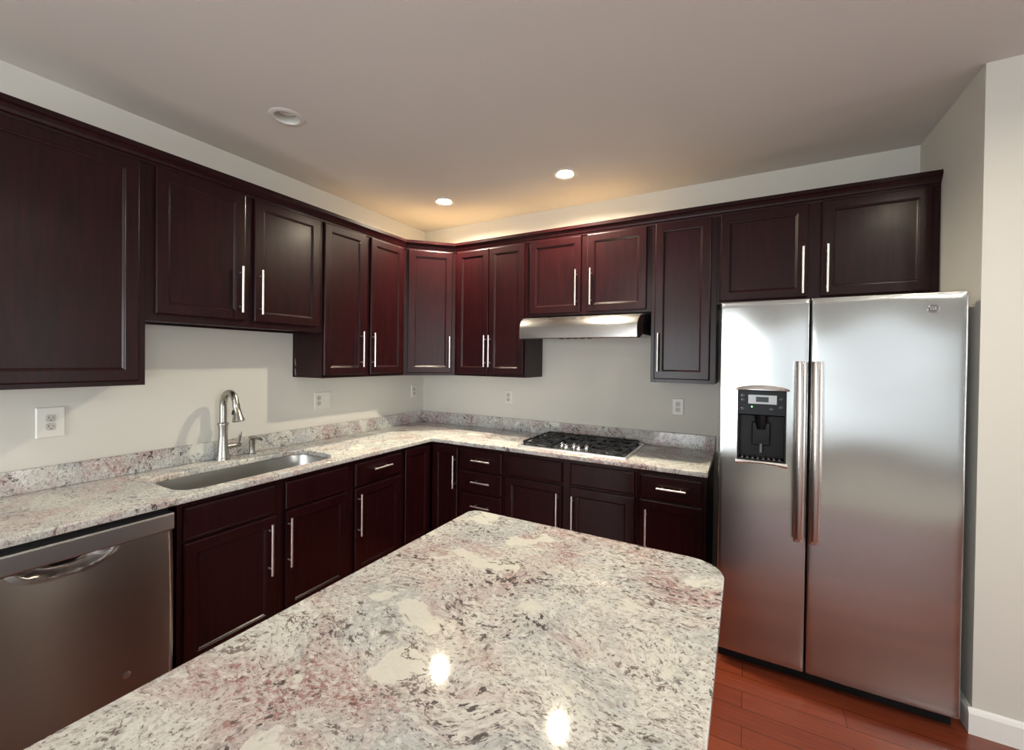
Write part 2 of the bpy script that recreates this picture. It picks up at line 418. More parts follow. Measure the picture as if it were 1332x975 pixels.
def cabinet(name, label, cat, loc, rz, w, depth, z0, z1, fronts, group=None, toe=0):
    """fronts: (kind, x0, x1, z0, z1, handle) ; handle = None | ('v', x, za, zb) | ('h', xa, xb, z)"""
    d = depth-.019
    t = thing(name, label, cat, (loc[0], loc[1], z0), rz, 'dark cherry base cabinets' if toe else 'dark cherry wall cabinets')
    Z = lambda z: z-z0
    carcass(t, w, d, 0, z1-z0, toe)
    ins = .012
    face_frame(t, w, d, toe, z1-z0, [(f[1]+ins, f[2]-ins, Z(f[3])+ins, Z(f[4])-ins) for f in fronts])
    for kind, a, b, za, zb, h in fronts:
        fn = panel_door if kind == 'door' else slab_front
        p = fn('door' if kind == 'door' else ('drawer' if kind == 'drawer' else 'false_drawer_front'), a, b, Z(za), Z(zb), -depth, t)
        if h:
            if h[0] == 'v': handle(p, h[1], Z(h[2]), Z(h[3]), -depth-.019)
            else: handle(p, 0, 0, 0, -depth-.019, True, h[1], h[2], Z(h[3]))
    return t
GW = 'dark cherry wall cabinets'; GB = 'dark cherry base cabinets'
D = .306
# -- wall cabinets, left wall.  local x = world y - y0
LW = lambda y0: (lambda y: y-y0)
ZU = 1.383; ZT = 2.45; DT = 2.41
y0 = -2.984; f = LW(y0)
cabinet('wall_cabinet', 'large dark cherry wall cabinet at the left edge of the photo, left of the sink', 'cabinet', (0, y0), R(90), .686, D, ZU, ZT,
        [('door', f(-2.962), f(-2.325), 1.403, DT, ('v', f(-2.935), 1.455, 1.71))], toe=0)
y0 = -2.298; f = LW(y0)
cabinet('wall_cabinet', 'short two door dark cherry wall cabinet above the sink and faucet', 'cabinet', (0, y0), R(90), .9345, D, 1.683, ZT,
        [('door', f(-2.266), f(-1.858), 1.718, DT, ('v', f(-1.889), 1.760, 2.011)), ('door', f(-1.810), f(-1.392), 1.718, DT, ('v', f(-1.781), 1.760, 2.011))])
y0 = -1.3635; f = LW(y0)
tall = cabinet('wall_cabinet', 'tall two door dark cherry wall cabinet on the left wall, right of the sink', 'cabinet', (0, y0), R(90), .7605, D, ZU, ZT,
        [('door', f(-1.357), f(-1.013), 1.403, DT, ('v', f(-1.054), 1.456, 1.710)), ('door', f(-.963), f(-.628), 1.403, DT, ('v', f(-.950), 1.456, 1.708))])
# -- diagonal corner wall cabinet
def corner_upper():
    t = thing('corner_wall_cabinet', 'diagonal single door wall cabinet set across the room corner', 'cabinet', (0, 0, ZU), 0, GW)
    h = ZT-ZU; a = .603
    ol = [(0.001, -.001), (0.001, -a), (D-.014, -a), (a, -D+.014), (a, -.001)]
    bm = new()
    loft(bm, [[(x, y, z) for x, y in ol] for z in (.012, .028)])
    box(bm, .001, D-.014, -a, -a+.014, 0, h); box(bm, a-.014, a, -D+.014, -.001, 0, h)
    box(bm, .001, .008, -a+.014, -.001, 0, h); box(bm, .008, a-.014, -.008, -.001, 0, h)
    obj('carcass', bm, M['wood'], t)
    bm = new(); loft(bm, [[(x, y, z) for x, y in ((.009, -.009), (.009, -a+.015), (D-.015, -a+.015), (a-.015, -D+.015), (a-.015, -.009))] for z in (h-.016, h)]); obj('top_panel', bm, M['ply'], t, label='pale unfinished top panel added to bounce light onto the ceiling')
    # everything on the diagonal face is modelled in a frame turned 45 degrees
    s = math.sqrt(.5); Wd = (a-D)*math.sqrt(2)
    def rot(o):
        for v in o.data.vertices:
            x, y, z = v.co; v.co = (D+s*(x)-s*(y), -a+s*x+s*y, z)
        o.data.update()
    bm = new(); fo = (.034, .392, 1.403-ZU, DT-ZU); ins = .012
    box(bm, 0, fo[0]+ins, 0, .019, 0, h); box(bm, fo[1]-ins, Wd, 0, .019, 0, h)
    box(bm, fo[0]+ins, fo[1]-ins, 0, .019, 0, fo[2]+ins); box(bm, fo[0]+ins, fo[1]-ins, 0, .019, fo[3]-ins, h)
    rot(obj('face_frame', bm, M['wood'], t))
    p = panel_door('door', *fo, 0, t); hd = handle(p, .368, 1.448-ZU, 1.707-ZU, -.019)
    rot(p); rot(hd)
corner_upper()
# -- wall cabinets, back wall
def BW(x0): return lambda x: x-x0
x0 = .603; f = BW(x0)
cabinet('wall_cabinet', 'tall two door dark cherry wall cabinet on the back wall, left of the range hood', 'cabinet', (x0, 0), 0, .672, D, ZU, ZT,
        [('door', f(.630), f(.940), 1.403, DT, ('v', f(.922), 1.460, 1.712)), ('door', f(.946), f(1.262), 1.403, DT, ('v', f(.966), 1.460, 1.712))])
x0 = 1.275; f = BW(x0)
cabinet('wall_cabinet', 'short two door dark cherry wall cabinet above the steel range hood', 'cabinet', (x0, 0), 0, .928, D, 1.848, ZT,
        [('door', f(1.309), f(1.717), 1.865, DT, ('v', f(1.687), 1.911, 2.166)), ('door', f(1.762), f(2.172), 1.865, DT, ('v', f(1.795), 1.911, 2.166))])
x0 = 2.203; f = BW(x0)
cabinet('wall_cabinet', 'tall narrow single door wall cabinet between the range hood and refrigerator', 'cabinet', (x0, 0), 0, .388, D, ZU, ZT,
        [('door', f(2.226), f(2.558), 1.406, DT+.005, ('v', f(2.254), 1.455, 1.704))])
x0 = 2.591; f = BW(x0)
cabinet('wall_cabinet', 'wide two door dark cherry wall cabinet above the refrigerator', 'cabinet', (x0, 0), 0, XW-x0, D, 1.872, ZT,
        [('door', f(2.608), f(3.050), 1.890, DT+.005, ('v', f(3.026), 1.909, 2.169)), ('door', f(3.110), f(3.563), 1.890, DT+.005, ('v', f(3.137), 1.909, 2.169))])
# scuff on the tall cabinet's side
m, nt, b = mat('bare_scuff'); b.inputs['Base Color'].default_value = (.32, .28, .27, 1); b.inputs['Roughness'].default_value = .6; M['scuff'] = m
# (local x=0 side of the left tall cabinet)
bm = new()
for (yy, zz, l, dx) in ((-.028, .075, .055, .008), (-.030, .010, .050, .006)):
    loft(bm, [[(-.0006, yy-.003-dx, zz), (-.0006, yy+.002-dx, zz), (.0002, yy+.002-dx, zz), (.0002, yy-.003-dx, zz)],
              [(-.0006, yy-.006, zz+l*.5), (-.0006, yy+.003, zz+l*.5), (.0002, yy+.003, zz+l*.5), (.0002, yy-.006, zz+l*.5)],
              [(-.0006, yy-.002, zz+l), (-.0006, yy-.0, zz+l), (.0002, yy-.0, zz+l), (.0002, yy-.002, zz+l)]])
obj('scuff_mark', bm, M['scuff'], tall, label='pale scuff on the cabinet side near the wall')

# -- crown moulding, mitred polyline
def crown():
    path = [(D, -2.984), (D, -.603), (.603, -D), (XW-.002, -D)]
    prof = [(0.0005, 2.412), (.006, 2.412), (.007, 2.424), (.012, 2.430), (.016, 2.441), (.024, 2.455), (.029, 2.461), (.032, 2.463), (.032, 2.484), (-.02, 2.484), (-.02, 2.452), (0.0005, 2.4515)]
    segs = [Vector(path[i+1])-Vector(path[i]) for i in range(3)]
    nrm = [Vector((s.y, -s.x)).normalized() for s in segs]
    rings = []
    for i, p in enumerate(path):
        if i == 0: n = nrm[0]
        elif i == 3: n = nrm[2]
        else:
            n = (nrm[i-1]+nrm[i]).normalized(); n = n/n.dot(nrm[i])
        rings.append([(p[0]+n.x*o, p[1]+n.y*o, z) for o, z in prof])
    bm = new(); loft(bm, rings)
    return tag(obj('crown_molding', bm, M['wood']), 'dark cherry crown molding running along the tops of all the wall cabinets', 'molding')
crown()

# ------------------------------------------------------------------ base cabinets
DB = .613; ZB = .882
y0 = -2.298; f = LW(y0)
cabinet('base_cabinet', 'two door dark cherry sink base cabinet, right of the dishwasher', 'cabinet', (0, y0), R(90), .9115, DB, 0, ZB,
        [('false', f(-2.277), f(-1.866), .712, .858, None), ('door', f(-2.277), f(-1.866), .150, .698, ('v', f(-1.904), .405, .666)),
         ('false', f(-1.811), f(-1.414), .712, .858, None), ('door', f(-1.811), f(-1.414), .150, .698, ('v', f(-1.800), .408, .666))], toe=.1)
y0 = -1.3855; f = LW(y0)
cabinet('base_cabinet', 'single door base cabinet with one drawer, between the sink base and the corner', 'cabinet', (0, y0), R(90), .453, DB, 0, ZB,
        [('drawer', f(-1.356), f(-.951), .712, .858, ('h', f(-1.230), f(-1.074), .800)), ('door', f(-1.356), f(-.951), .150, .698, ('v', f(-1.334), .403, .665))], toe=.1)
def corner_base():
    t = thing('corner_base_cabinet', 'inside corner base cabinet with two narrow full height doors meeting at right angles', 'cabinet', (0, 0, 0), 0, GB)
    a = .931; b2 = .889
    bm = new()
    def L(z0, z1, d): loft(bm, [[(x, y, z) for x, y in ((.001, -.001), (.001, -a), (d, -a), (d, -d), (b2, -d), (b2, -.001))] for z in (z0, z1)])
    L(.1, .116, DB-.019); L(0, .1, DB-.08)
    box(bm, .001, DB-.019, -a, -a+.015, .116, ZB); box(bm, b2-.015, b2, -DB+.019, -.001, .116, ZB)
    box(bm, .001, .01, -a+.015, -.001, .116, ZB); box(bm, .01, b2-.015, -.01, -.001, .116, ZB)
    obj('carcass', bm, M['wood'], t)
    bm = new()
    box(bm, DB-.019, DB, -a, -a+.03, .1, ZB); box(bm, DB-.019, DB, -a+.03, -DB, .85, ZB); box(bm, DB-.019, DB, -a+.03, -DB, .1, .14)
    box(bm, b2-.02, b2, -DB, -DB+.019, .1, ZB); box(bm, DB, b2-.02, -DB, -DB+.019, .85, ZB); box(bm, DB, b2-.02, -DB, -DB+.019, .1, .14)
    box(bm, DB-.019, DB+.0, -DB, -DB+.019, .14, .85)
    obj('face_frame', bm, M['wood'], t)
    p = panel_door('door', .640, .880, .125, .862, -DB, t); handle(p, .860, .559, .800, -DB-.019)
    q = panel_door('door', -.912, -.642, .150, .862, -DB, t)
    for v in q.data.vertices: x, y, z = v.co; v.co = (-y, x, z)
    q.data.update()
corner_base()
x0 = .889; f = BW(x0)
cabinet('base_cabinet', 'narrow four drawer dark cherry base cabinet left of the cooktop', 'cabinet', (x0, 0), 0, .387, DB, 0, ZB,
        [('drawer', f(.902), f(1.262), .712, .858, ('h', f(1.022), f(1.180), .787)), ('drawer', f(.902), f(1.262), .552, .698, ('h', f(1.022), f(1.180), .631)),
         ('drawer', f(.902), f(1.262), .380, .538, ('h', f(1.022), f(1.180), .457)), ('drawer', f(.902), f(1.262), .125, .366, ('h', f(1.022), f(1.180), .255))], toe=.1)
x0 = 1.277; f = BW(x0)
cabinet('base_cabinet', 'two door dark cherry base cabinet directly under the gas cooktop', 'cabinet', (x0, 0), 0, .920, DB, 0, ZB,
        [('false', f(1.292), f(1.718), .718, .854, None), ('door', f(1.292), f(1.718), .125, .704, ('v', f(1.691), .395, .656)),
         ('false', f(1.772), f(2.182), .718, .854, None), ('door', f(1.772), f(2.182), .125, .704, ('v', f(1.797), .395, .656))], toe=.1)
x0 = 2.198; f = BW(x0)
cabinet('base_cabinet', 'single door base cabinet with one drawer, beside the refrigerator', 'cabinet', (x0, 0), 0, .376, DB, 0, ZB,
        [('drawer', f(2.213), f(2.556), .718, .854, ('h', f(2.312), f(2.472), .788)), ('door', f(2.213), f(2.556), .125, .704, ('v', f(2.253), .395, .656))], toe=.1)

# ------------------------------------------------------------------ countertop
ct = thing('kitchen_countertop', 'cream speckled granite countertop running along the left and back walls with the sink cut in', 'countertop', (0, 0, 0))
sinkol = rrect(.185, .570, -2.262, -1.425, [.10, .09, .13, .10], 10)
outer = [(.001, -.001), (.001, -2.945)] + [(.650, -2.945), (.650, -.665)] + [(.6515, -.6575), (.6575, -.6515), (.665, -.650)] + [(2.581, -.650), (2.581, -.001)]
s = slab('slab', [outer, sinkol], .884, .914, M['granite'], ct, .005)
bm = new(); box(bm, .001, .020, -2.945, -.020, .9145, 1.016, .0015); obj('backsplash', bm, M['granite'], ct)
bm = new(); box(bm, .001, .902, -.020, -.001, .9145, 1.016, .0015); obj('backsplash', bm, M['granite'], ct)
bm = new(); box(bm, .904, 2.581, -.020, -.001, .9145, 1.016, .0015); obj('backsplash', bm, M['granite'], ct)

# ------------------------------------------------------------------ sink
sk = thing('kitchen_sink', 'single bowl undermount stainless steel sink set in the left countertop', 'sink', (0, 0, 0))
def inset(d, z): return [(x, y, z) for x, y in rrect(.185-.006+d, .570+.006-d, -2.262-.006+d, -1.425+.006-d, [max(.02, q-d*.6) for q in (.104, .094, .134, .104)], 10)]
bm = new(); loft(bm, [inset(-.02, .8825), inset(0, .8825), inset(.002, .875), inset(.012, .72), inset(.020, .70), inset(.045, .688), inset(.15, .684)], False, True)
obj('bowl', bm, M['sink'], sk, smooth=True, angle=60)
bm = new(); lathe(bm, [(.045, .6845), (.045, .688), (.038, .690), (.030, .687), (.010, .686)], (.36, -1.84, 0), 24); obj('drain', bm, M['chrome'], sk, smooth=True)

# ------------------------------------------------------------------ faucet
FX, FY, FZ = .075, -1.845, .9145
fa = thing('kitchen_faucet', 'brushed nickel gooseneck pull-down faucet standing behind the sink', 'faucet', (FX, FY, FZ))
bm = new(); lathe(bm, [(.036, 0), (.036, .004), (.033, .010), (.031, .03), (.027, .075), (.0235, .125), (.023, .160), (.026, .200), (.0262, .203), (.030, .206), (.030, .214), (.026, .217), (.021, .219)], seg=36)
obj('body', bm, M['faucet'], fa, smooth=True)
bm = new(); pts = [(0, 0, .215), (0, 0, .27), (0, 0, .315)]; rr = .068
for k in range(1, 15):
    a = math.pi-math.pi*k/14*.93; pts.append((rr+rr*math.cos(a), 0, .315+rr*1.18*math.sin(a)))
tube(bm, pts, [.0195]*3+[.0195-.002*k/14 for k in range(1, 15)], 20); obj('spout', bm, M['faucet'], fa, smooth=True)
e = Vector(pts[-1]); dr = (Vector(pts[-1])-Vector(pts[-2])).normalized()
bm = new(); q = [e+dr*t for t in (-.004, .006, .010, .040, .066, .088, .098, .100)]; tube(bm, q, [.0185, .0195, .0185, .0195, .024, .0305, .032, .029], 24)
sp = obj('spray_head', bm, M['faucet'], fa, smooth=True)
bm = new(); c = e+dr*.045; 
tube(bm, [c+Vector((-.002, -.0185, .012)), c+Vector((-.001, -.022, -.014))], [.006, .008], 10); obj('spray_button', bm, M['black'], sp, smooth=True)
bm = new(); tube(bm, [(0, .02, .072), (0, .06, .072), (0, .095, .072), (0, .100, .072)], [.015, .014, .014, .010], 18)
lv = obj('lever_hub', bm, M['faucet'], fa, smooth=True)
bm = new(); tube(bm, [(0, .088, .075), (0.002, .090, .10), (.006, .092, .125), (.012, .094, .150)], [.007, .006, .0085, .005], 14)
obj('lever', bm, M['faucet'], lv, smooth=True)
# soap dispenser
sd = thing('soap_dispenser', 'short brushed nickel soap dispenser on the granite just right of the faucet', 'soap dispenser', (.070, -1.675, FZ))
bm = new(); lathe(bm, [(.024, 0), (.024, .004), (.018, .008), (.0165, .03), (.0165, .074), (.018, .078), (.018, .088), (.012, .092)], seg=28); obj('body', bm, M['faucet'], sd, smooth=True)
bm = new(); tube(bm, [(-.018, -.004, .100), (0, 0, .103), (.045, .006, .103), (.072, .010, .099), (.084, .012, .090)], [.009, .012, .010, .0085, .007], 16)
tube(bm, [(0, 0, .088), (0, 0, .102)], .010, 14); obj('spout', bm, M['faucet'], sd, smooth=True)

# ------------------------------------------------------------------ dishwasher
dw = thing('dishwasher', 'stainless steel dishwasher with a scooped pocket handle under the left countertop', 'dishwasher', (0, -2.926, 0), R(90))
W = .606; yf = -.632       # local x 0..W maps to world y -2.926..-2.32
bm = new(); box(bm, .004, W-.004, -.60, -.02, .10, .872); obj('tub', bm, M['black'], dw)
bm = new(); box(bm, .004, W-.004, -.56, -.50, 0, .0995); obj('kick_plate', bm, M['black'], dw)
zt, zs, zd, zb = .856, .786, .782, .11
bm = new(); prism_x(bm, [(-.60, zs), (yf-.010, zs+.001), (yf-.012, zs+.006), (yf-.012, zt-.006), (yf-.008, zt), (-.60, zt)], 0, W); obj('control_strip', bm, M['dwstrip'], dw, label='lighter grey control strip above the door')
# door with scooped pocket at the top centre
bm = new(); nx, nz = 72, 60; grid = {}
xc, hw, hd = .288, .115, .045
for i in range(nx+1):
    for j in range(nz+1):
        x = W*i/nx; v = j/nz; z = zb+(zd-zb)*(1-(1-v)**1.9)
        y = yf-.012*math.sin(math.pi*min(1, max(0, (z-zb)/(zd-zb))))**.7
        ex = min(x, W-x); y += max(0, .008-ex)**2*90
        u = (x-xc)/hw; q = u*u+((zd+.002-z)/hd)**2
        if q < 1: y += .042*(1-q)**.55*(.4+.6*(1-u*u))
        elif q < 1.5: y -= .0025*math.sin(math.pi*(q-1)/.5)
        grid[i, j] = bm.verts.new((x, y, z))
for i in range(nx):
    for j in range(nz): bm.faces.new((grid[i, j], grid[i+1, j], grid[i+1, j+1], grid[i, j+1]))
# close the sides back to the tub
bk = {}
for i, j in [(0, j) for j in range(nz+1)]+[(nx, j) for j in range(nz+1)]: bk[i, j] = bm.verts.new((W*i/nx, -.602, grid[i, j].co.z))
for i in (0, nx):
    for j in range(nz): bm.faces.new((grid[i, j], grid[i, j+1], bk[i, j+1], bk[i, j]))
bm.faces.new([grid[i, 0] for i in range(nx+1)]+[bk[nx, 0], bk[0, 0]])
bm.faces.new([grid[i, nz] for i in range(nx+1)]+[bk[nx, nz], bk[0, nz]])
obj('door', bm, M['dwsteel'], dw, smooth=True, angle=50)
bm = new(); lathe(bm, [(.013, 0), (.013, .002), (.010, .003)], seg=24)
for v in bm.verts: x, y, z = v.co; v.co = (W-.155+x, yf-.0105-z, .262+y)
obj('badge', bm, M['dwstrip'], dw, smooth=True, label='small round embossed badge low on the door')
bm = new(); box(bm, 0, .613, -2.9445, -2.929, 0, .883, .001); tag(obj('end_panel', bm, M['wood']), 'dark cherry end panel closing the counter run left of the dishwasher', 'panel')

# ------------------------------------------------------------------ range hood
hd_ = thing('range_hood', 'stainless steel under-cabinet range hood above the cooktop', 'range hood', (1.74, 0, 1.665))
prof = [(-.003, 0.03), (-.40, .030), (-.44, .012), (-.47, .004), (-.50, .004), (-.503, .010), (-.503, .086), (-.498, .100), (-.485, .118), (-.465, .137), (-.44, .151), (-.40, .162), (-.33, .170), (-.003, .172)]
def hw_(y): t = min(1, max(0, (-y-.25)/.25)); return .452-(.452-.416)*t
bm = new(); loft(bm, [[(-hw_(y), y, z) for y, z in prof], [(hw_(y), y, z) for y, z in prof]])
obj('canopy', bm, M['hood'], hd_, smooth=True, angle=25)
bm = new(); box(bm, -.34, -.02, -.38, -.08, .024, .0295); box(bm, .02, .34, -.38, -.08, .024, .0295)
obj('filter', bm, M['greyplate'], hd_)
bm = new(); 
for x in (-.10, -.05, 0, .05, .10): box(bm, x-.016, x+.016, -.485, -.465, .0005, .0036)
obj('switch_row', bm, M['black'], hd_)

# ------------------------------------------------------------------ cooktop
ck = thing('gas_cooktop', 'five burner gas cooktop with black grates and steel rim on the back counter', 'cooktop', (1.74, -.322, .9145))
Wc, Dc = .385, .268
bm = new(); ro = [rrect(-Wc+d, Wc-d, -Dc+d, Dc-d, .022, 5) for d in (0, .002, .016, .022)]
loft(bm, [[(x, y, z) for x, y in o] for o, z in zip(ro, (0, .010, .012, .0075))], True, True); obj('steel_tray', bm, M['rim'], ck, label='bright stainless tray rim')
bm = new(); ro = rrect(-Wc+.022, Wc-.022, -Dc+.022, Dc-.022, .018, 5); loft(bm, [[(x, y, z) for x, y in ro] for z in (.0076, .0095)]); obj('cooking_surface', bm, M['enamel'], ck, label='glossy black enamel surface')
burn = [(-.245, -.125, .040), (-.245, .125, .034), (.245, -.125, .034), (.245, .125, .040), (0, .085, .052)]
for x, y, r in burn:
    bm = new(); lathe(bm, [(r+.014, .0096), (r+.012, .014), (r, .015), (r, .024), (r-.003, .026)], (x, y, 0), 28); bo = obj('burner', bm, M['greyplate'], ck, smooth=True)
    bm = new(); lathe(bm, [(r-.002, .0262), (r, .028), (r-.002, .033), (r*.5, .036), (.002, .0365)], (x, y, 0), 28); obj('burner_cap', bm, M['iron'], bo, smooth=True)
def grate(x0, x1, y0, y1, centres):
    bm = new(); zt = .043; w = .0055
    def bar(ax, ay, bx, by, z=zt, h=.012):
        L = Vector((bx-ax, by-ay)); n = Vector((-L.y, L.x)).normalized()*w
        loft(bm, [[(ax+n.x, ay+n.y, z-h), (ax-n.x, ay-n.y, z-h), (ax-n.x*.6, ay-n.y*.6, z), (ax+n.x*.6, ay+n.y*.6, z)], [(bx+n.x, by+n.y, z-h), (bx-n.x, by-n.y, z-h), (bx-n.x*.6, by-n.y*.6, z), (bx+n.x*.6, by+n.y*.6, z)]])
    o = rrect(x0, x1, y0, y1, .02, 4)
    for a, b in zip(o, o[1:]+o[:1]):
        if a != b: bar(*a, *b, z=zt-.006)
    for cx, cy in centres:
        ya, yb = max(y0, cy-.125), min(y1, cy+.125)
        for k in range(4):
            a = math.pi/2*k; dx, dy = math.cos(a), math.sin(a)
            ex = (x1 if dx > .5 else x0 if dx < -.5 else cx); ey = (yb if dy > .5 else ya if dy < -.5 else cy)
            bar(cx+dx*.018, cy+dy*.018, ex, ey, z=zt)
        for k in range(4):
            a = math.pi/4+math.pi/2*k; bar(cx+math.cos(a)*.030, cy+math.sin(a)*.030, cx+math.cos(a)*.085, cy+math.sin(a)*.085, z=zt)
        for k in range(20):     # ring
            a, b = 2*math.pi*k/20, 2*math.pi*(k+1)/20
            bar(cx+.072*math.cos(a), cy+.072*math.sin(a), cx+.072*math.cos(b), cy+.072*math.sin(b), z=zt-.004, h=.009)
    if len(centres) == 2: bar(x0, (y0+y1)/2, x1, (y0+y1)/2, z=zt)
    for x, y in ((x0+.012, y0+.012), (x1-.012, y0+.012), (x0+.012, y1-.012), (x1-.012, y1-.012), (x0+.006, (y0+y1)/2), (x1-.006, (y0+y1)/2)): box(bm, x-.006, x+.006, y-.006, y+.006, .0096, zt-.008)
    return obj('grate', bm, M['iron'], ck)
grate(-.352, -.128, -.236, .236, [(-.245, -.125), (-.245, .125)])
grate(.128, .352, -.236, .236, [(.245, -.125), (.245, .125)])
grate(-.118, .118, -.045, .236, [(0, .09)])
for x, y in ((-.088, -.150), (-.044, -.190), (0, -.150), (.044, -.190), (.088, -.150)):
    bm = new(); lathe(bm, [(.021, .0096), (.021, .013), (.0165, .015), (.015, .032), (.013, .034)], (x, y, 0), 24)
    box(bm, x-.0035, x+.0035, y-.016, y+.016, .030, .041, .001); obj('knob', bm, M['chrome'], ck, smooth=True)

# ------------------------------------------------------------------ refrigerator
FX0, FX1, FYF = 2.640, 3.543, -.801
fr = thing('refrigerator', 'stainless steel side-by-side refrigerator with a dispenser in its left door', 'refrigerator', (FX0, 0, 0))
Wf = FX1-FX0; SPL = 3.0165-FX0; ZFT = 1.822; ZFB = .068
bm = new(); box(bm, .004, Wf-.004, -.725, -.03, .03, 1.800, .004); obj('cabinet_body', bm, M['darkmetal'], fr, label='dark grey cabinet body behind the doors')
bm = new(); box(bm, .01, Wf-.01, -.745, -.70, .004, .060, .002)
for k in range(9): box(bm, .05+k*.09, .11+k*.09, -.7475, -.744, .018, .046)
obj('toe_grille', bm, M['black'], fr, label='black toe grille')
for x in (.06, Wf-.06):
    for y in (-.66, -.10): bm = new(); box(bm, x-.02, x+.02, y-.02, y+.02, 0, .031); obj('foot', bm, M['black'], fr)
for x in (.05, Wf-.05):
    bm = new(); box(bm, x-.04, x+.04, -.78, -.69, 1.8005, 1.821, .003); obj('hinge_cover', bm, M['black'], fr)
def lin(a, b, n): return [a+(b-a)*k/n for k in range(n+1)]
def fridge_door(x0, x1, hole, ph, name):
    bm = new()
    ex = [0, .0007, .002, .004, .007]
    def axis(a, b, hs, n):
        s = {round(a+e, 5) for e in ex} | {round(b-e, 5) for e in ex} | {round(q, 5) for q in lin(a+.007, b-.007, n)}
        s = {q for q in s if all(abs(q-h) > .004 for h in hs)} | {round(h, 5) for h in hs}
        return sorted(s)
    hx = hole[:2] if hole else []; hz = hole[2:] if hole else []
    xs = axis(x0, x1, hx, 26); zs = axis(ZFB, ZFT, hz, 70)
    def edge(d): return 0 if d > .007 else .007-math.sqrt(max(0, .007**2-(.007-d)**2))
    def Y(x, z):
        u = (x-x0)/(x1-x0); v = (z-ZFB)/(ZFT-ZFB)
        y = FYF+.0035*(2*u-1)**2
        y += .00085*math.sin(2*math.pi*(u*1.1+ph)+.8*math.sin(6*v))*math.sin(math.pi*v)*(.5+v) + .0005*math.sin(9*v+3*u+ph*5)+.00022*math.sin(21*v+5*u+ph)
        y += .0026*math.exp(-((v-.86)/.11)**2)*math.sin(2*math.pi*u*1.15+ph*7)+.0012*math.exp(-((v-.62)/.10)**2)*math.sin(2*math.pi*u*.9+1+ph*3)
        return y+edge(min(x-x0, x1-x))+edge(min(z-ZFB, ZFT-z))*.6
    g = {(i, j): bm.verts.new((x, Y(x, z), z)) for i, x in enumerate(xs) for j, z in enumerate(zs)}
    for i in range(len(xs)-1):
        for j in range(len(zs)-1):
            if hole and hole[0]-1e-4 <= xs[i] and xs[i+1] <= hole[1]+1e-4 and hole[2]-1e-4 <= zs[j] and zs[j+1] <= hole[3]+1e-4: continue
            bm.faces.new((g[i, j], g[i+1, j], g[i+1, j+1], g[i, j+1]))
    n, mz = len(xs)-1, len(zs)-1
    loop = [(i, 0) for i in range(n)]+[(n, j) for j in range(mz)]+[(i, mz) for i in range(n, 0, -1)]+[(0, j) for j in range(mz, 0, -1)]
    bk = [bm.verts.new((g[q].co.x, -.733, g[q].co.z)) for q in loop]
    for k in range(len(loop)):
        a, b = k, (k+1) % len(loop); bm.faces.new((g[loop[a]], g[loop[b]], bk[b], bk[a]))
    bm.faces.new(bk)
    bmesh.ops.remove_doubles(bm, verts=[v for v in bm.verts if not v.link_faces], dist=0)
    for v in [v for v in bm.verts if not v.link_faces]: bm.verts.remove(v)
    return obj(name, bm, M['steel'], fr, smooth=True, angle=45)
HX0, HX1, HZ0, HZ1 = 2.722-FX0, 2.928-FX0, 1.036, 1.386
dL = fridge_door(0, SPL-.0035, (HX0, HX1, HZ0, HZ1), .15, 'freezer_door')
dR = fridge_door(SPL+.0035, Wf, None, .62, 'refrigerator_door')
bm = new(); box(bm, .012, Wf-.012, -.7325, -.7255, ZFB+.01, ZFT-.02); obj('door_gasket', bm, M['black'], fr)
# dispenser
YD = FYF
ds = new(); t = .006; yb = YD+.062
box(ds, HX0, HX0+t, YD+.002, yb, HZ0, HZ1); box(ds, HX1-t, HX1, YD+.002, yb, HZ0, HZ1)
box(ds, HX0+t, HX1-t, YD+.002, yb, HZ1-t, HZ1); box(ds, HX0+t, HX1-t, YD-.002, yb, HZ0, HZ0+.012); box(ds, HX0+t, HX1-t, yb-.004, yb, HZ0+.012, HZ1-t)
dp = obj('dispenser_housing', ds, M['black'], dL, label='black recessed water and ice dispenser')
bm = new(); prism_x(bm, [(YD+.0015, 1.266), (YD+.0015, HZ1-t-.001), (yb-.005, HZ1-t-.001), (yb-.005, 1.258), (YD+.02, 1.258)], HX0+t+.0005, HX1-t-.0005); obj('control_panel', bm, M['gloss_black'], dp)
bm = new(); box(bm, 2.768-FX0, 2.888-FX0, YD-.0008, YD+.0014, 1.318, 1.362, .0006); obj('display_plate', bm, M['greyplate'], dp, label='grey plate around the display')
bm = new(); box(bm, 2.801-FX0, 2.854-FX0, YD-.0016, YD-.001, 1.328, 1.353); obj('display', bm, M['display'], dp)
for x, z in ((2.745, 1.335), (2.745, 1.292), (2.905, 1.345), (2.905, 1.305), (2.868, 1.295), (2.745, 1.357)):
    bm = new(); lathe(bm, [(.009, 0), (.008, .0012), (.006, .0014)], seg=16)
    for v in bm.verts: q = v.co.copy(); v.co = (x-FX0+q.x, YD+.0012-q.z, z+q.y)
    obj('button', bm, M['display'], dp)
bm = new(); lathe(bm, [(.0028, 0), (.0026, .0012), (.001, .002)], seg=12)
for v in bm.verts: x, y, z = v.co; v.co = (2.784-FX0+x, YD+.001-z, 1.303+y)
obj('indicator_light', bm, M['led'], dp, label='green indicator light')
bm = new(); xm = (HX0+HX1)/2
tube(bm, [(xm, YD+.036, 1.262), (xm, YD+.036, 1.225), (xm, YD+.036, 1.19)], [.030, .026, .018], 18)
box(bm, xm-.040, xm+.040, YD+.038, YD+.050, 1.11, 1.225, .004); obj('paddle', bm, M['gloss_black'], dp, smooth=True, angle=30)
bm = new(); box(bm, xm-.006, xm+.006, YD+.028, YD+.037, 1.075, 1.12, .002); obj('chute', bm, M['darkmetal'], dp)
bm = new()
for k in range(8): x = HX0+.022+k*.0225; box(bm, x-.003, x+.006, YD+.001, YD+.050, HZ0+.0125, HZ0+.017)
obj('drip_grille', bm, M['darkmetal'], dp)
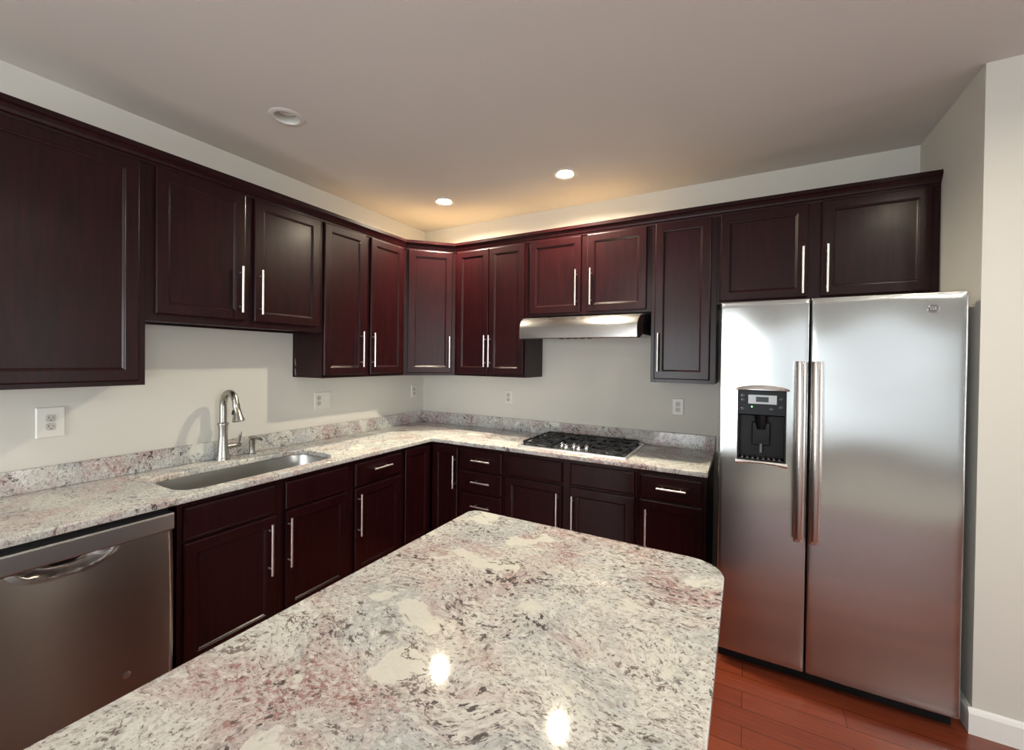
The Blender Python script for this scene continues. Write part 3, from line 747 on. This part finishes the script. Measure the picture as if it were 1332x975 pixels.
# chrome lips above and below
bm = new(); n = 16; rings = []
for k in range(n+1):
    u = k/n; x = HX0-.010+(HX1-HX0+.020)*u; hh = .010+.012*math.sin(math.pi*u)**.5; zz = HZ1-.004+.006*math.sin(math.pi*u)
    rings.append([(x, YD+.004, zz), (x, YD-.010, zz+.002), (x, YD-.012, zz+hh*.5), (x, YD-.004, zz+hh), (x, YD+.004, zz+hh)])
loft(bm, rings); obj('upper_lip', bm, M['rim'], dL, smooth=True, angle=35, label='polished lip over the dispenser')
bm = new(); rings = []
for k in range(n+1):
    u = k/n; x = HX0-.006+(HX1-HX0+.012)*u; e_ = abs(2*u-1); hh = .012+.012*e_**2; zz = HZ0+.003
    rings.append([(x, YD+.004, zz), (x, YD-.006, zz), (x, YD-.010, zz-hh*.5), (x, YD-.002, zz-hh), (x, YD+.004, zz-hh)])
loft(bm, rings); obj('lower_lip', bm, M['rim'], dL, smooth=True, angle=35, label='polished lip under the dispenser')
def fhandle(x, parent):
    bm = new(); rings = []; n = 24; za, zb_ = .688, 1.528
    for k in range(n+1):
        v = k/n; z = za+(zb_-za)*v; bow = .018*math.sin(math.pi*v)**.8; yy = FYF-.030-bow
        hwx = .0205
        rings.append([(x-hwx, yy+.014, z), (x-hwx, yy+.004, z), (x-hwx*.7, yy-.002, z), (x, yy-.004, z), (x+hwx*.7, yy-.002, z), (x+hwx, yy+.004, z), (x+hwx, yy+.014, z)])
    loft(bm, rings)
    for z in (za+.018, zb_-.018): box(bm, x-.015, x+.015, FYF-.034, FYF+.006, z-.017, z+.017, .003)
    obj('handle', bm, M['handle_f'], parent, smooth=True, angle=40, label='long bowed metal bar handle')
M['handle_f'] = simple('handle_steel', (.50, .46, .43), .26, metal=1)
fhandle(2.981-FX0, dL); fhandle(3.0425-FX0, dR)
# round emblem
ex_, ez_ = 3.436-FX0, 1.754
YE = min((v.co for v in dR.data.vertices if v.co.y < -.78), key=lambda c: (c.x-ex_)**2+(c.z-ez_)**2).y+.0012
bm = new(); lathe(bm, [(.019, 0), (.019, .002), (.0175, .0032), (.0158, .0024), (.0158, .0014)], seg=32)
for v in bm.verts: x, y, z = v.co; v.co = (ex_+x, YE-.0005-z, ez_+y)
em = obj('emblem', bm, M['chrome'], dR, smooth=True, label='small round chrome emblem')
bm = new(); lathe(bm, [(.0155, 0), (.0155, .0017)], seg=32)
for v in bm.verts: x, y, z = v.co; v.co = (ex_+x, YE-.0012-z, ez_+y)
obj('emblem_face', bm, M['darkmetal'], em)
text_mesh('emblem_letters', 'GE', .019, .0006, M['chrome'], em, Matrix.Translation((ex_, YE-.0033, ez_)) @ Matrix.Rotation(R(90), 4, 'X'))

# ------------------------------------------------------------------ island
ic = thing('kitchen_island', 'dark cherry island cabinet under the foreground granite top', 'island', (1.86, -3.36, 0))
Wi, Di = .79, 1.52
bm = new(); box(bm, 0, Wi, 0, Di, .1, .8825, .002); box(bm, .06, Wi-.06, .06, Di-.06, 0, .1); obj('carcass', bm, M['wood'], ic)
for k in range(3):      # panels on the left side, facing the sink
    y_a = .03+k*.5; p = panel_door('side_panel', y_a, y_a+.46, .13, .85, 0, ic, .06)
    for v in p.data.vertices: x, y, z = v.co; v.co = (y, Di-x, z)
    p.data.update()
for k in range(2):
    p = panel_door('end_panel', .03+k*.375, .385+k*.375, .13, .85, 0, ic, .06)
    for v in p.data.vertices: x, y, z = v.co; v.co = (Wi-x, Di-y, z)
    p.data.update()
io = slab('island_countertop', [rrect(-.5, .5, -.5, .5, .1)], 0, .03, M['granite'])
bpy.data.objects.remove(io)
ol = rrect(1.795, 2.712, -3.42, -1.772, [.03, .03, .10, .045], 12)
io = slab('island_countertop', [[(x-2.25, y+2.6) for x, y in ol]], 0, .031, M['granite'], None, .004)
io.location = (2.25, -2.6, .8832)
tag(io, 'cream granite island top with grey, red and black flecks in the foreground', 'countertop')

# ------------------------------------------------------------------ outlets
def plate(name, label, loc, rz, w, h, kind):
    t = thing(name, label, 'outlet' if 'outlet' in name else 'switch', loc, rz, 'white outlet plates on the walls')
    bm = new(); loft(bm, [rectring(-w/2, w/2, -h/2, h/2, i, y) for i, y in ((0, 0), (0, -.003), (.003, -.006), (.006, -.0065))]); obj('wall_plate', bm, M['plate'], t)
    def duplex(cx):
        for zc in (-.0195, .0195):
            bm = new(); loft(bm, [[(x, y, zc+z) for x, z in rrect(cx-.016, cx+.016, -.0165, .0165, .008, 4)] for y in (-.006, -.0085)]); f_ = obj('receptacle', bm, M['plate_dk'], t)
            for a_, b_, c_, d_ in ((-.008, -.006, -.002, .007), (.006, .008, -.002, .006), (-.0025, .0025, -.011, -.007)):
                bm = new(); box(bm, cx+a_, cx+b_, -.0092, -.0084, zc+c_, zc+d_); obj('slot', bm, M['slot'], f_)
    def rocker(cx):
        bm = new(); prism_x(bm, [(-.006, -.033), (-.0085, -.033), (-.0075, 0), (-.010, .033), (-.006, .033)], cx-.016, cx+.016); obj('rocker_switch', bm, M['plate'], t)
    for k, cx in kind: (duplex if k == 'o' else rocker)(cx)
    return t
plate('wall_outlet', 'large white outlet plate on the left wall below the big cabinet', (0.0005, -2.531, 1.212), R(90), .094, .138, [('o', 0)])
plate('outlet_and_switch', 'wide two gang outlet and switch plate on the left wall right of the faucet', (0.0005, -1.126, 1.203), R(90), .140, .122, [('o', -.034), ('s', .034)])
plate('wall_outlet', 'narrow outlet plate on the left wall tight beside the room corner', (0.0005, -.140, 1.212), R(90), .072, .118, [('o', 0)])
plate('wall_outlet', 'white outlet plate on the back wall left of the cooktop', (.957, -.0005, 1.195), 0, .078, .118, [('o', 0)])
plate('wall_outlet', 'white outlet plate on the back wall nearest the refrigerator', (2.337, -.0005, 1.200), 0, .078, .118, [('o', 0)])

# ------------------------------------------------------------------ recessed ceiling lights
def can(x, y, on, label):
    t = thing('recessed_ceiling_light', label, 'ceiling light', (x, y, ZC), 0, 'recessed ceiling lights')
    bm = new(); loft(bm, [[(r*math.cos(2*math.pi*k/40), r*math.sin(2*math.pi*k/40), z) for k in range(40)] for r, z in (((.049 if on else .058), .001), (.066, -.0005), (.084, -.0005), (.085, -.003), (.080, -.005), (.061, -.006), ((.049 if on else .058), .001))], False, False)
    obj('trim_ring', bm, M['trim'], t, smooth=True, angle=50)
    bm = new(); loft(bm, [[(r*math.cos(2*math.pi*k/40), r*math.sin(2*math.pi*k/40), z) for k in range(40)] for r, z in ((.059, .0), (.0585, .02), (.050, .075), (.045, .09))], False, True)
    obj('baffle', bm, M['baffle'], t, smooth=True, angle=50)
    bm = new()
    if on: lathe(bm, [(.048, .020), (.046, .014), (.038, .010), (.022, .007), (.004, .006)], seg=32)
    else: lathe(bm, [(.046, .060), (.047, .040), (.040, .026), (.022, .020), (.004, .018)], seg=32)
    obj('lens' if on else 'bulb', bm, M['lens_dim'] if x > 3 else M['lens_on'] if on else M['bulb_off'], t, smooth=True)
can(*cans[0], 'lit recessed ceiling light nearest the room corner')
can(*cans[1], 'lit recessed ceiling light in front of the range hood')
can(*cans[2], 'unlit recessed ceiling light above the sink')
can(*cans[3], 'lit recessed ceiling light out in front of the refrigerator')

for lx, ly, lab in ((5.0, -2.6, 'added unseen fill light nearest the refrigerator wall, in the living area'), (5.0, -5.0, 'added unseen fill light between the far and side windows'), (1.3, -4.9, 'added unseen fill light behind the island near the left wall')):  # unseen ceiling lights added to fill the room
    t = thing('living_fill_light', lab, 'ceiling light', (lx, ly, ZC), 0, 'added fill lights in the living area')
    bm = new(); lathe(bm, [(.22, -.0005), (.22, -.03), (.205, -.034), (.20, -.030)], seg=40); obj('rim', bm, M['white'], t, smooth=True)
    bm = new(); lathe(bm, [(.199, -.031), (.16, -.055), (.09, -.068), (.004, -.072)], seg=40); obj('diffuser', bm, M['opal'], t, smooth=True)

bm = new(); ro = rrect(2.0, 6.2, -6.3, -3.85, .03, 4)  # unseen rug, added to lighten the refrigerator's reflection and bounce light
loft(bm, [[(x, y, z) for x, y in ro] for z in (.0005, .009)]+[[(x+(.004 if x < 4 else -.004), y+(.004 if y < -5 else -.004), .013) for x, y in ro]])
M['rug'] = simple('beige_rug', (.52, .48, .43), .95, spec=.05, bump=(260, .8), var=(40, .08, (1, 1, 1)))
tag(obj('bounce_rug', bm, M['rug']), 'unseen plain beige rug added behind the island to lighten reflections', 'rug')
